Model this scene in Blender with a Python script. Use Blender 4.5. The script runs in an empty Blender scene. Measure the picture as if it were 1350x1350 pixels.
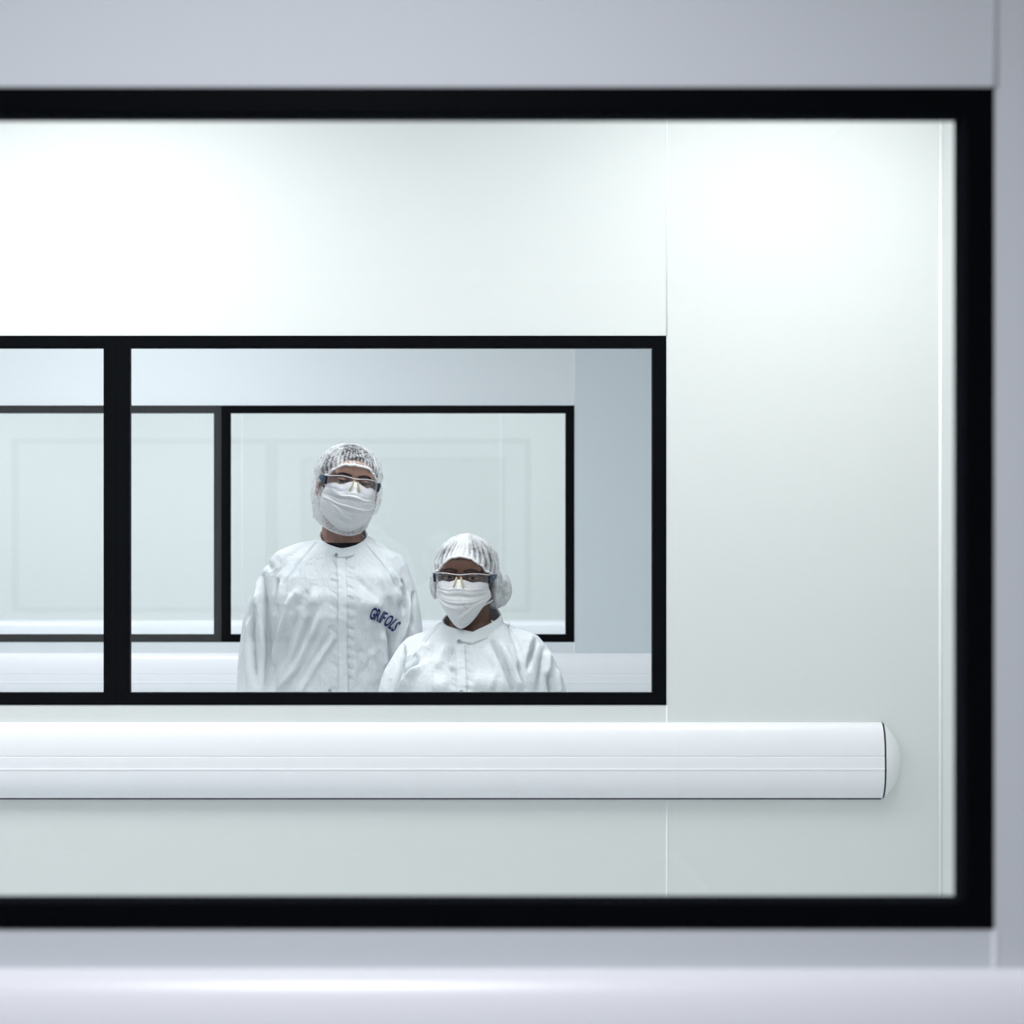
import bpy, math, random
import numpy as np
from mathutils import Vector, Matrix, noise
from mathutils.bvhtree import BVHTree

random.seed(7)
C = bpy.context.scene.collection
R = math.radians
PI = math.pi

# ------------------------------------------------------------------ measures
F = 2475.0                 # focal length in pixels of the 1350 frame
VX, VY = 541.0, 698.5      # where the line of sight square to the walls meets the frame
CAMZ = 1.53
DA, DB, DC, DD = 1.972, 4.496, 7.018, 9.555      # distances of the four walls
CEIL = 2.72
XL, XR = -4.0, 1.272
YR = -5.0
WT = 0.042                 # wall thickness
WX0, WXM, WX1 = -2.022, -0.7045, 0.613
WZ0, WZ1 = 1.1105, 1.995

# ------------------------------------------------------------------ materials
def new_mat(name):
    m = bpy.data.materials.new(name); m.use_nodes = True
    nt = m.node_tree; nt.nodes.clear()
    out = nt.nodes.new('ShaderNodeOutputMaterial')
    return m, nt, out

def N(nt, typ, **kw):
    n = nt.nodes.new(typ)
    for k, v in kw.items():
        if k in n.inputs: n.inputs[k].default_value = v
        else: setattr(n, k, v)
    return n

def pbr(name, col, rough=0.5, spec=0.5, metal=0.0, var=0.0, vscale=3.0, bump=0.0, bscale=200.0, bdist=0.001, coat=0.0):
    m, nt, out = new_mat(name)
    b = N(nt, 'ShaderNodeBsdfPrincipled')
    b.inputs['Base Color'].default_value = (*col, 1); b.inputs['Roughness'].default_value = rough
    b.inputs['Specular IOR Level'].default_value = spec; b.inputs['Metallic'].default_value = metal
    b.inputs['Coat Weight'].default_value = coat
    nt.links.new(b.outputs[0], out.inputs[0])
    tc = N(nt, 'ShaderNodeTexCoord')
    if var:
        n = N(nt, 'ShaderNodeTexNoise'); n.inputs['Scale'].default_value = vscale; n.inputs['Detail'].default_value = 4
        nt.links.new(tc.outputs['Object'], n.inputs['Vector'])
        r = N(nt, 'ShaderNodeMapRange'); r.inputs['To Min'].default_value = 1 - var; r.inputs['To Max'].default_value = 1 + var
        nt.links.new(n.outputs['Fac'], r.inputs['Value'])
        mx = N(nt, 'ShaderNodeVectorMath', operation='SCALE'); mx.inputs[0].default_value = col
        nt.links.new(r.outputs[0], mx.inputs['Scale']); nt.links.new(mx.outputs[0], b.inputs['Base Color'])
    if bump:
        n = N(nt, 'ShaderNodeTexNoise'); n.inputs['Scale'].default_value = bscale; n.inputs['Detail'].default_value = 3
        nt.links.new(tc.outputs['Object'], n.inputs['Vector'])
        bp = N(nt, 'ShaderNodeBump'); bp.inputs['Strength'].default_value = bump; bp.inputs['Distance'].default_value = bdist
        nt.links.new(n.outputs['Fac'], bp.inputs['Height']); nt.links.new(bp.outputs[0], b.inputs['Normal'])
    return m

def glass_mat(name, tint, gain=1.0):
    """clear sheet glass: light passes straight on, both faces mirror a little"""
    m, nt, out = new_mat(name)
    g = N(nt, 'ShaderNodeNewGeometry')
    ior = N(nt, 'ShaderNodeMapRange'); ior.inputs['To Min'].default_value = 1.5; ior.inputs['To Max'].default_value = 1 / 1.5
    nt.links.new(g.outputs['Backfacing'], ior.inputs['Value'])
    fr = N(nt, 'ShaderNodeFresnel'); nt.links.new(ior.outputs[0], fr.inputs['IOR'])
    mu = N(nt, 'ShaderNodeMath', operation='MULTIPLY'); mu.inputs[1].default_value = gain
    nt.links.new(fr.outputs[0], mu.inputs[0])
    t = N(nt, 'ShaderNodeBsdfTransparent'); t.inputs['Color'].default_value = (*tint, 1)
    gl = N(nt, 'ShaderNodeBsdfGlossy'); gl.inputs['Roughness'].default_value = 0.0
    mx = N(nt, 'ShaderNodeMixShader')
    nt.links.new(mu.outputs[0], mx.inputs[0]); nt.links.new(t.outputs[0], mx.inputs[1]); nt.links.new(gl.outputs[0], mx.inputs[2])
    nt.links.new(mx.outputs[0], out.inputs[0])
    return m

def fabric_mat(name, col, transl=0.12, bump=0.5, scale=(26, 26, 9), dist=0.004, detail=3):
    """non-woven white cloth with soft creases"""
    m, nt, out = new_mat(name)
    tc = N(nt, 'ShaderNodeTexCoord'); mp = N(nt, 'ShaderNodeMapping'); mp.inputs['Scale'].default_value = scale
    nt.links.new(tc.outputs['Object'], mp.inputs['Vector'])
    n1 = N(nt, 'ShaderNodeTexNoise'); n1.inputs['Scale'].default_value = 1; n1.inputs['Detail'].default_value = detail; n1.inputs['Distortion'].default_value = .5
    nt.links.new(mp.outputs[0], n1.inputs['Vector'])
    n2 = N(nt, 'ShaderNodeTexNoise'); n2.inputs['Scale'].default_value = 150; n2.inputs['Detail'].default_value = 2
    nt.links.new(tc.outputs['Object'], n2.inputs['Vector'])
    ad = N(nt, 'ShaderNodeMath', operation='MULTIPLY_ADD'); ad.inputs[1].default_value = 0.10
    nt.links.new(n2.outputs['Fac'], ad.inputs[0]); nt.links.new(n1.outputs['Fac'], ad.inputs[2])
    bp = N(nt, 'ShaderNodeBump'); bp.inputs['Strength'].default_value = bump; bp.inputs['Distance'].default_value = dist
    nt.links.new(ad.outputs[0], bp.inputs['Height'])
    b = N(nt, 'ShaderNodeBsdfPrincipled'); b.inputs['Base Color'].default_value = (*col, 1)
    b.inputs['Roughness'].default_value = 0.7; b.inputs['Specular IOR Level'].default_value = 0.25
    nt.links.new(bp.outputs[0], b.inputs['Normal'])
    tr = N(nt, 'ShaderNodeBsdfTranslucent'); tr.inputs['Color'].default_value = (*col, 1)
    mx = N(nt, 'ShaderNodeMixShader'); mx.inputs[0].default_value = transl
    nt.links.new(b.outputs[0], mx.inputs[1]); nt.links.new(tr.outputs[0], mx.inputs[2]); nt.links.new(mx.outputs[0], out.inputs[0])
    return m

def net_mat(name, lo, hi, cell, patch, bias=0.5, hole=1.0):
    """thin white netting: woven threads with open cells between, thicker where it bunches"""
    m, nt, out = new_mat(name)
    tc = N(nt, 'ShaderNodeTexCoord')
    v = N(nt, 'ShaderNodeTexVoronoi'); v.inputs['Scale'].default_value = cell
    nt.links.new(tc.outputs['Object'], v.inputs['Vector'])
    r1 = N(nt, 'ShaderNodeMapRange'); r1.inputs['From Min'].default_value = 0.25; r1.inputs['From Max'].default_value = 0.55
    r1.inputs['To Min'].default_value = -0.20 * hole; r1.inputs['To Max'].default_value = 0.17 * hole
    nt.links.new(v.outputs['Distance'], r1.inputs['Value'])
    n = N(nt, 'ShaderNodeTexNoise'); n.inputs['Scale'].default_value = patch; n.inputs['Detail'].default_value = 3; n.inputs['Distortion'].default_value = 0.8
    nt.links.new(tc.outputs['Object'], n.inputs['Vector'])
    r2 = N(nt, 'ShaderNodeMapRange'); r2.inputs['From Min'].default_value = bias - 0.15; r2.inputs['From Max'].default_value = bias + 0.15
    r2.inputs['To Min'].default_value = lo; r2.inputs['To Max'].default_value = hi
    nt.links.new(n.outputs['Fac'], r2.inputs['Value'])
    ad = N(nt, 'ShaderNodeMath', operation='ADD', use_clamp=True)
    nt.links.new(r1.outputs[0], ad.inputs[0]); nt.links.new(r2.outputs[0], ad.inputs[1])
    at = N(nt, 'ShaderNodeAttribute'); at.attribute_name = 'bunch'
    ad2 = N(nt, 'ShaderNodeMath', operation='ADD', use_clamp=True)
    nt.links.new(ad.outputs[0], ad2.inputs[0]); nt.links.new(at.outputs['Fac'], ad2.inputs[1])
    t = N(nt, 'ShaderNodeBsdfTransparent')
    d = N(nt, 'ShaderNodeBsdfDiffuse'); d.inputs['Color'].default_value = (.86, .87, .89, 1)
    tl = N(nt, 'ShaderNodeBsdfTranslucent'); tl.inputs['Color'].default_value = (.86, .87, .89, 1)
    m1 = N(nt, 'ShaderNodeMixShader'); m1.inputs[0].default_value = 0.3
    nt.links.new(d.outputs[0], m1.inputs[1]); nt.links.new(tl.outputs[0], m1.inputs[2])
    mx = N(nt, 'ShaderNodeMixShader')
    nt.links.new(ad2.outputs[0], mx.inputs[0]); nt.links.new(t.outputs[0], mx.inputs[1]); nt.links.new(m1.outputs[0], mx.inputs[2])
    nt.links.new(mx.outputs[0], out.inputs[0])
    return m

def skin_mat(name, col):
    m, nt, out = new_mat(name)
    b = N(nt, 'ShaderNodeBsdfPrincipled')
    tc = N(nt, 'ShaderNodeTexCoord'); n = N(nt, 'ShaderNodeTexNoise'); n.inputs['Scale'].default_value = 60; n.inputs['Detail'].default_value = 4
    nt.links.new(tc.outputs['Object'], n.inputs['Vector'])
    cr = N(nt, 'ShaderNodeValToRGB')
    cr.color_ramp.elements[0].position = .3; cr.color_ramp.elements[0].color = (col[0] * .82, col[1] * .78, col[2] * .78, 1)
    cr.color_ramp.elements[1].position = .7; cr.color_ramp.elements[1].color = (col[0] * 1.1, col[1] * 1.1, col[2] * 1.1, 1)
    nt.links.new(n.outputs['Fac'], cr.inputs[0]); nt.links.new(cr.outputs[0], b.inputs['Base Color'])
    b.inputs['Roughness'].default_value = 0.5; b.inputs['Specular IOR Level'].default_value = 0.35
    nt.links.new(b.outputs[0], out.inputs[0])
    return m

def eye_mat(name, iris):
    m, nt, out = new_mat(name)
    tc = N(nt, 'ShaderNodeTexCoord'); sp = N(nt, 'ShaderNodeVectorMath', operation='LENGTH')
    mul = N(nt, 'ShaderNodeVectorMath', operation='MULTIPLY'); mul.inputs[1].default_value = (1, 0, 1)
    nt.links.new(tc.outputs['Object'], mul.inputs[0]); nt.links.new(mul.outputs[0], sp.inputs[0])
    cr = N(nt, 'ShaderNodeValToRGB'); cr.color_ramp.interpolation = 'CONSTANT'
    e = cr.color_ramp.elements
    e[0].position = 0; e[0].color = (.004, .004, .004, 1); e[1].position = .25; e[1].color = (*iris, 1)
    k = e.new(.56); k.color = (.34, .32, .31, 1)
    s = N(nt, 'ShaderNodeMath', operation='MULTIPLY'); s.inputs[1].default_value = 90
    nt.links.new(sp.outputs['Value'], s.inputs[0]); nt.links.new(s.outputs[0], cr.inputs[0])
    b = N(nt, 'ShaderNodeBsdfPrincipled'); b.inputs['Roughness'].default_value = .1
    nt.links.new(cr.outputs[0], b.inputs['Base Color']); nt.links.new(b.outputs[0], out.inputs[0])
    return m

M = {}
M['wall'] = pbr('painted_wall_panel', (.74, .775, .80), .55, .3, var=.008, vscale=1.3, bump=.04, bscale=260)
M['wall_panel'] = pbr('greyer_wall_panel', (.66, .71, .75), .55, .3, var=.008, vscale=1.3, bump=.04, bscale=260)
M['wall_green'] = pbr('pale_green_wall_panel', (.765, .79, .776), .5, .3, var=.008, vscale=1.3, bump=.04, bscale=260)
M['wall_grey'] = pbr('grey_wall_panel', (.16, .17, .19), .55, .3, var=.01, vscale=1.3, bump=.04, bscale=260)  # unseen camera-side walls, coloured dark to cut bounce and reflections
M['ceiling'] = pbr('ceiling_paint', (.80, .81, .82), .7, .2, var=.01)
M['floor'] = pbr('vinyl_floor', (.70, .72, .74), .4, .4, var=.03, vscale=8)
M['seal_grey'] = pbr('grey_sealant', (.74, .76, .79), .5, .3)
M['seal'] = pbr('white_sealant', (.93, .94, .95), .35, .4)
M['rail'] = pbr('white_guard_vinyl', (.92, .925, .955), .30, .5, var=.006, vscale=5)
M['cap'] = pbr('white_end_cap', (.84, .86, .87), .5, .4)
M['gasket'] = pbr('dark_gasket', (.012, .013, .03), .5, .3)
M['frame'] = pbr('black_window_frame', (.0025, .003, .004), .22, .06)
M['wall_near'] = pbr('white_wall_panel', (.70, .73, .76), .55, .3, var=.008, vscale=1.3, bump=.04, bscale=260)
M['reveal'] = pbr('dark_spacer', (.006, .007, .010), .9, .0)
M['glass'] = glass_mat('sheet_glass', (.985, .990, .990), 1.05)
M['glass_near'] = glass_mat('near_sheet_glass', (.984, .992, .988), .6)
M['lens'] = glass_mat('tinted_lens', (.935, .935, .945), .8)
M['gown'] = fabric_mat('white_coverall_cloth', (.80, .84, .865), .10, .8, (38, 38, 17), .010, 3)
M['gown2'] = fabric_mat('white_placket_cloth', (.82, .86, .885), .1, .35, (60, 60, 40), .003)
M['mask'] = fabric_mat('white_mask_cloth', (.90, .90, .915), .15, .25, (40, 40, 60), .002)
M['net'] = net_mat('fine_white_net', .17, .58, 120, 24, .54)
M['net_thick'] = net_mat('pleated_white_net', .52, .90, 200, 34, .47, .5)
M['beardnet'] = net_mat('beard_net', .50, .75, 230, 30, .5)
M['elastic'] = pbr('white_elastic', (.86, .85, .86), .8, .1)
M['skin_m'] = skin_mat('tan_skin', (.40, .235, .185))
M['skin_w'] = skin_mat('brown_skin', (.155, .078, .055))
M['hair'] = pbr('dark_hair', (.022, .02, .022), .55, .3, bump=.6, bscale=300)
M['brow'] = pbr('dark_brow', (.02, .016, .014), .7, .2)
M['eye'] = eye_mat('dark_eye', (.035, .02, .012))
M['pad'] = pbr('clear_yellow_pad', (.62, .56, .36), .25, .5)
M['black'] = pbr('black_plastic', (.008, .010, .018), .35, .4)
M['blue'] = pbr('blue_plastic', (.03, .20, .42), .35, .5)
M['navy'] = pbr('navy_print', (.018, .03, .13), .6, .2)
M['shirt_shade'] = pbr('dark_undershirt_shade', (.012, .012, .018), .9, .1)
M['snap'] = pbr('grey_snap', (.42, .45, .48), .3, .5, metal=.4)
M['clear'] = pbr('clear_plastic_edge', (.72, .75, .78), .15, .6)
M['shoe'] = pbr('white_overshoe', (.8, .82, .83), .6, .3)

# ------------------------------------------------------------------ mesh helpers
class MB:
    """collects simple closed shapes"""
    def __init__(s): s.v = []; s.f = []; s.m = []
    def add(s, v, f, mi=0):
        o = len(s.v); s.v += [tuple(p) for p in v]; s.f += [tuple(i + o for i in q) for q in f]; s.m += [mi] * len(f); return s
    def box(s, x0, x1, y0, y1, z0, z1, mi=0):
        v = [(x, y, z) for x in (x0, x1) for y in (y0, y1) for z in (z0, z1)]
        f = [(0, 1, 3, 2), (4, 6, 7, 5), (0, 4, 5, 1), (2, 3, 7, 6), (0, 2, 6, 4), (1, 5, 7, 3)]
        return s.add(v, f, mi)
    def ell(s, c, r, rot=None, nu=24, nv=14, mi=0, mat=None):
        v = [(0, 0, 1)]
        for j in range(1, nv):
            t = PI * j / nv
            for i in range(nu):
                a = 2 * PI * i / nu
                v.append((math.sin(t) * math.cos(a), math.sin(t) * math.sin(a), math.cos(t)))
        v.append((0, 0, -1)); L = len(v) - 1
        f = [(0, 1 + i, 1 + (i + 1) % nu) for i in range(nu)]
        for j in range(nv - 2):
            for i in range(nu):
                a = 1 + j * nu + i; b = 1 + j * nu + (i + 1) % nu
                f.append((a, a + nu, b + nu, b))
        o = 1 + (nv - 2) * nu
        f += [(L, o + (i + 1) % nu, o + i) for i in range(nu)]
        rm = rot.to_matrix() if rot else Matrix.Identity(3)
        w = []
        for p in v:
            q = rm @ Vector((p[0] * r[0], p[1] * r[1], p[2] * r[2])) + Vector(c)
            if mat: q = mat @ q
            w.append(tuple(q))
        return s.add(w, f, mi)
    def rings(s, rs, mi=0, closed=False):
        n = len(rs[0]); v = [p for r in rs for p in r]; f = []
        k = len(rs)
        for j in range(k if closed else k - 1):
            j2 = (j + 1) % k
            for i in range(n):
                f.append((j * n + i, j * n + (i + 1) % n, j2 * n + (i + 1) % n, j2 * n + i))
        if not closed:
            a = tuple(sum(q) / n for q in zip(*rs[0])); b = tuple(sum(q) / n for q in zip(*rs[-1]))
            v += [a, b]; ia, ib = k * n, k * n + 1
            f += [(ia, (i + 1) % n, i) for i in range(n)]
            f += [(ib, (k - 1) * n + i, (k - 1) * n + (i + 1) % n) for i in range(n)]
        return s.add(v, f, mi)
    def loft(s, rows, n=48, mi=0):
        """rows: (z, cx, cy, half width, half depth[, exponent])"""
        rs = []
        for row in rows:
            z, cx, cy, a, b = row[:5]; e = row[5] if len(row) > 5 else 2.3
            ring = []
            for i in range(n):
                t = 2 * PI * i / n; c, q = math.cos(t), math.sin(t)
                ring.append((cx + a * math.copysign(abs(c) ** (2 / e), c), cy + b * math.copysign(abs(q) ** (2 / e), q), z))
            rs.append(ring)
        return s.rings(rs, mi)
    def tube(s, pts, rad, n=20, mi=0, sub=6, caps=True, mat=None, closed=False):
        P = [Vector(p) for p in pts]
        if mat: P = [mat @ p for p in P]
        rad = list(rad) if hasattr(rad, '__len__') else [rad] * len(P)
        Q, RR = [], []
        k = len(P)
        rng = range(k if closed else k - 1)
        for i in rng:
            if closed: p0, p1, p2, p3 = P[(i - 1) % k], P[i], P[(i + 1) % k], P[(i + 2) % k]
            else: p0, p1, p2, p3 = P[max(i - 1, 0)], P[i], P[i + 1], P[min(i + 2, k - 1)]
            for t in range(sub):
                u = t / sub
                Q.append(0.5 * ((2 * p1) + (p2 - p0) * u + (2 * p0 - 5 * p1 + 4 * p2 - p3) * u * u + (3 * p1 - p0 - 3 * p2 + p3) * u ** 3))
                RR.append(rad[i] * (1 - u) + rad[(i + 1) % k] * u)
        if not closed: Q.append(P[-1]); RR.append(rad[-1])
        if caps and not closed:
            d0 = (Q[0] - Q[1]).normalized(); d1 = (Q[-1] - Q[-2]).normalized()
            a, b = Q[0], Q[-1]; ra, rb = RR[0], RR[-1]
            pre = [(a + d0 * ra * math.sin(t), ra * math.cos(t)) for t in (1.4, 1.0, .5)]
            post = [(b + d1 * rb * math.sin(t), rb * math.cos(t)) for t in (.5, 1.0, 1.4)]
            Q = [p for p, _ in pre] + Q + [p for p, _ in post]
            RR = [r for _, r in pre] + RR + [r for _, r in post]
        rs = []; nrm = None; L = len(Q)
        for i in range(L):
            if closed: t = Q[(i + 1) % L] - Q[(i - 1) % L]
            else: t = Q[min(i + 1, L - 1)] - Q[max(i - 1, 0)]
            t.normalize()
            if nrm is None:
                nrm = t.cross(Vector((0, 1, 0)) if abs(t.y) < .9 else Vector((1, 0, 0))).normalized()
            nrm = (nrm - t * nrm.dot(t)).normalized(); bn = t.cross(nrm)
            rs.append([tuple(Q[i] + (nrm * math.cos(2 * PI * j / n) + bn * math.sin(2 * PI * j / n)) * RR[i]) for j in range(n)])
        return s.rings(rs, mi, closed)
    def mesh(s, name):
        me = bpy.data.meshes.new(name); me.from_pydata(s.v, [], s.f); me.validate(); me.update()
        if len(me.polygons) == len(s.m): me.polygons.foreach_set('material_index', s.m)
        return me
    def build(s, name, mats, parent=None, smooth=False, bevel=0.0, loc=None):
        return link(name, s.mesh(name), mats, parent, smooth, bevel, loc)

def link(name, me, mats, parent=None, smooth=False, bevel=0.0, loc=None):
    import bmesh
    bm = bmesh.new(); bm.from_mesh(me); bmesh.ops.recalc_face_normals(bm, faces=bm.faces); bm.to_mesh(me); bm.free()
    o = bpy.data.objects.new(name, me); C.objects.link(o)
    for m in (mats if isinstance(mats, (list, tuple)) else [mats]): me.materials.append(m)
    if parent: o.parent = parent
    if loc: o.location = loc
    if smooth: me.polygons.foreach_set('use_smooth', [True] * len(me.polygons))
    if bevel:
        b = o.modifiers.new('bevel', 'BEVEL'); b.width = bevel; b.segments = 2; b.limit_method = 'ANGLE'
    return o

def voxel(mb, size, smooth=4):
    me = mb.mesh('tmp'); o = bpy.data.objects.new('tmp', me); C.objects.link(o)
    r = o.modifiers.new('r', 'REMESH'); r.mode = 'VOXEL'; r.voxel_size = size
    if smooth:
        q = o.modifiers.new('s', 'SMOOTH'); q.factor = .5; q.iterations = smooth
    dg = bpy.context.evaluated_depsgraph_get(); dg.update()
    res = bpy.data.meshes.new_from_object(o.evaluated_get(dg))
    bpy.data.objects.remove(o); bpy.data.meshes.remove(me)
    return res

def arrays(me):
    n = len(me.vertices); co = np.empty(n * 3); me.vertices.foreach_get('co', co)
    no = np.empty(n * 3); me.vertex_normals.foreach_get('vector', no)
    return co.reshape(-1, 3), no.reshape(-1, 3)

def setco(me, co):
    me.vertices.foreach_set('co', co.ravel()); me.update()

def struct(o):
    o['kind'] = 'structure'; return o

def tag(o, label, cat, group=None):
    o['label'] = label; o['category'] = cat
    if group: o['group'] = group
    return o

def grid_mesh(name, fn, nu, nv, wrap_u=False):
    v = [fn(i / (nu if wrap_u else nu - 1), j / (nv - 1)) for j in range(nv) for i in range(nu)]
    f = []
    for j in range(nv - 1):
        for i in range(nu if wrap_u else nu - 1):
            i2 = (i + 1) % nu
            f.append((j * nu + i, j * nu + i2, (j + 1) * nu + i2, (j + 1) * nu + i))
    me = bpy.data.meshes.new(name); me.from_pydata(v, [], f); me.update()
    return me

def solid(o, t, off=0.0):
    s = o.modifiers.new('thick', 'SOLIDIFY'); s.thickness = t; s.offset = off
    return o

# ------------------------------------------------------------------ the rooms
def wall_with_opening(name, y, mat, WX0=WX0, panel=None):
    m = MB()
    y1 = y + WT
    m.box(XL, WX1, y, y1, 0, WZ0); m.box(XL, WX1, y, y1, WZ1, CEIL)
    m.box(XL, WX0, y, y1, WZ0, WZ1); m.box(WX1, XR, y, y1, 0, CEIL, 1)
    return struct(m.build(name, [mat, panel or mat]))

def window(name, x0, x1, y, mat):
    fs, ft = .0292, .0262
    g = .0015
    m = MB(); ya, yb = y - .0015, y + WT + .0015
    X0, X1, Z0, Z1 = x0 + g * .2, x1 - g * .2, WZ0 + g * .2, WZ1 - g * .2
    m.box(X0, X1, ya, yb, Z1 - ft, Z1); m.box(X0, X1, ya, yb, Z0, Z0 + ft)
    m.box(X0, X0 + fs, ya, yb, Z0 + ft, Z1 - ft); m.box(X1 - fs, X1, ya, yb, Z0 + ft, Z1 - ft)
    # spacer lining of the opening
    e = .0012
    for (a, b, c, d) in ((X0 + fs, X1 - fs, Z1 - ft - e, Z1 - ft), (X0 + fs, X1 - fs, Z0 + ft, Z0 + ft + e),
                         (X0 + fs, X0 + fs + e, Z0 + ft, Z1 - ft), (X1 - fs - e, X1 - fs, Z0 + ft, Z1 - ft)):
        m.box(a, b, ya + .004, yb - .004, c, d, 1)
    o = struct(m.build(name, [mat, M['reveal']]))
    p = MB().box(X0 + fs * .6, X1 - fs * .6, y + .006, y + .014, Z0 + ft * .6, Z1 - ft * .6).build('glass_pane', M['glass_near'] if y == DA else M['glass'], o)
    p['label'] = 'clear glass'
    return o

wall_with_opening('wall_near', DA, M['wall_near'], WXM)
wall_with_opening('wall_middle', DB, M['wall_green'])
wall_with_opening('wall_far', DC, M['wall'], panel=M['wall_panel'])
struct(MB().box(XL, XR, DD, DD + WT, 0, CEIL).build('wall_back', M['wall_green']))
struct(MB().box(XR, XR + .06, DA + WT * .5, DD + WT, 0, CEIL).build('wall_right', M['wall_green']))
struct(MB().box(XR, XR + .06, YR, DA + WT * .5, 0, CEIL).build('wall_side', M['wall_grey']))
struct(MB().box(XL - .06, XL, YR, DD + WT, 0, CEIL).build('wall_left', M['wall']))
struct(MB().box(XL - .06, XR + .06, YR - .06, YR, 0, CEIL).build('wall_rear', M['wall_grey']))
struct(MB().box(XL - .06, XR + .06, YR - .06, DD + WT, -.06, 0).build('floor', M['floor']))
struct(MB().box(XL - .06, XR + .06, YR - .06, DD + WT, CEIL, CEIL + .06).build('ceiling', M['ceiling']))

window('window_1', WXM, WX1, DA, M['frame'])
window('window_2', WXM, WX1, DB, M['frame']); window('window_3', WX0, WXM, DB, M['frame'])
window('window_4', WXM, WX1, DC, M['frame']); window('window_5', WX0, WXM, DC, M['frame'])

# sealed panel joints: a slim bead standing a little proud of the panel face
def bead(name, x, y, z0, z1, w=.004, mat=None):
    return struct(MB().tube([(x, y, z0), (x, y, z1)], w / 2, n=10, sub=1, caps=False).build(name, mat or M['seal'], smooth=True))
k = 0
for (y, w) in ((DA, .0062), (DB, .0036), (DC, .0036)):
    for (z0, z1) in ((WZ1, CEIL), (.0, WZ0)):
        k += 1; bead(f'trim_{k}', WX1 + .001, y, z0, z1, w, M['seal_grey'] if y == DA else None)
for x in (.459, -.858, -2.175):
    k += 1; bead(f'trim_{k}', x, DD, 0, CEIL, .0045)
for y in (DA, DB, DC, DD):
    k += 1; bead(f'trim_{k}', XR - .003, y - .003, 0, CEIL, .010)

# wall guards ----------------------------------------------------------
def arc(z0, z1, p0, p1, n):      # quarter of an oval from the wall (z0) out to the middle band (z1)
    return [(p0 + (p1 - p0) * math.sin(t), z1 + (z0 - z1) * math.cos(t)) for t in [PI / 2 * i / n for i in range(n + 1)]]
PROFILE = [(.0, .0905)] + arc(.0900, .0145, .006, .0376, 22) + [(.0366, .0135), (.0366, .0118), (.0380, .0108), (.0386, .0), (.0388, -.0142), (.0396, -.0160), (.0398, -.0185), (.0388, -.0205)] + arc(-.0900, -.0210, .006, .0384, 22)[::-1] + [(.0, -.0905)]
def guard(y, label):
    zc = CAMZ - .5515; xe = 1.1265
    def ring(x, sc=1.0, back=.0):
        return [(x, y - (p * sc) - back, zc + q * sc) for p, q in PROFILE] + [(x, y - back, zc)]
    root = bpy.data.objects.new('wall_guard', None); C.objects.link(root); root.location = (0, 0, 0)
    tag(root, label, 'wall guard', 'white wall guards')
    b = MB().rings([ring(XL), ring(xe)]).build('guard_rail', M['rail'], root)
    me = b.data
    g = MB().rings([ring(xe, .985), ring(xe + .0042, .985)]).build('gasket', M['gasket'], root)
    rs = []
    for i in range(17):
        h = .0905 * math.cos(i / 16 * PI / 2) + .0008
        x = math.sqrt(.1175 ** 2 - h * h) - .0752; dp = .0385 * max(.02, 1 - (x / .0425) ** 2) ** .55
        rs.append([(xe + .0042 + max(0, x), y - dp * max(0, math.cos(e)) ** .75, zc + h * math.sin(e)) for e in [-PI / 2 + PI * j / 24 for j in range(25)]] + [(xe + .0042 + max(0, x), y, zc)])
    MB().rings(rs).build('end_cap', M['cap'], root, smooth=True)
    # dark strip added to stand in for the shade under the rail
    MB().box(XL, xe, y - .004, y, zc - .0935, zc - .0895).build('shade_strip', M['gasket'], root)
    return root
guard(DA, 'blurred white wall guard along the bottom of the photo, under the nearest window')
guard(DB, 'long white wall guard with rounded end, under the window the two people stand behind')
guard(DC, 'white wall guard directly behind the two people, under the far window')
guard(DD, 'small distant white wall guard on the last wall, seen through the far window')

# ------------------------------------------------------------------ people
def strokes_field(co, no, strokes, front=True):
    """fold lines: each (points in x,z; half width; height) pushes the cloth in or out"""
    d = np.zeros(len(co)); w = np.clip(-no[:, 1] * 2.5 + .4, 0, 1)
    for pts, wd, h in strokes:
        P = np.array(pts); best = np.full(len(co), 9.); tt = np.zeros(len(co))
        seg = np.linalg.norm(P[1:] - P[:-1], axis=1); tot = seg.sum(); acc = 0
        for i in range(len(P) - 1):
            a, b = P[i], P[i + 1]; ab = b - a
            u = np.clip(((co[:, [0, 2]] - a) @ ab) / (ab @ ab), 0, 1)
            q = np.linalg.norm(co[:, [0, 2]] - (a + u[:, None] * ab), axis=1)
            k = q < best; best[k] = q[k]; tt[k] = (acc + u[k] * seg[i]) / tot; acc += seg[i]
        fade = np.clip(np.minimum(tt, 1 - tt) * 4 + .25, 0, 1)
        d += h * fade * np.exp(-(best / (wd * .85)) ** 2)
    return d * w

def cloth_noise(co, sc, amp, seed):
    out = np.empty(len(co))
    for i, p in enumerate(co):
        out[i] = noise.noise(Vector((p[0] * sc[0] + seed, p[1] * sc[1], p[2] * sc[2])))
    return out * amp

def make_bvh(me):
    return BVHTree.FromPolygons([v.co.copy() for v in me.vertices], [tuple(p.vertices) for p in me.polygons])

def front_y(bvh, x, z, default=-.12):
    h = bvh.ray_cast(Vector((x, -1, z)), Vector((0, 1, 0)))
    return h[0].y if h[0] else default

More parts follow.
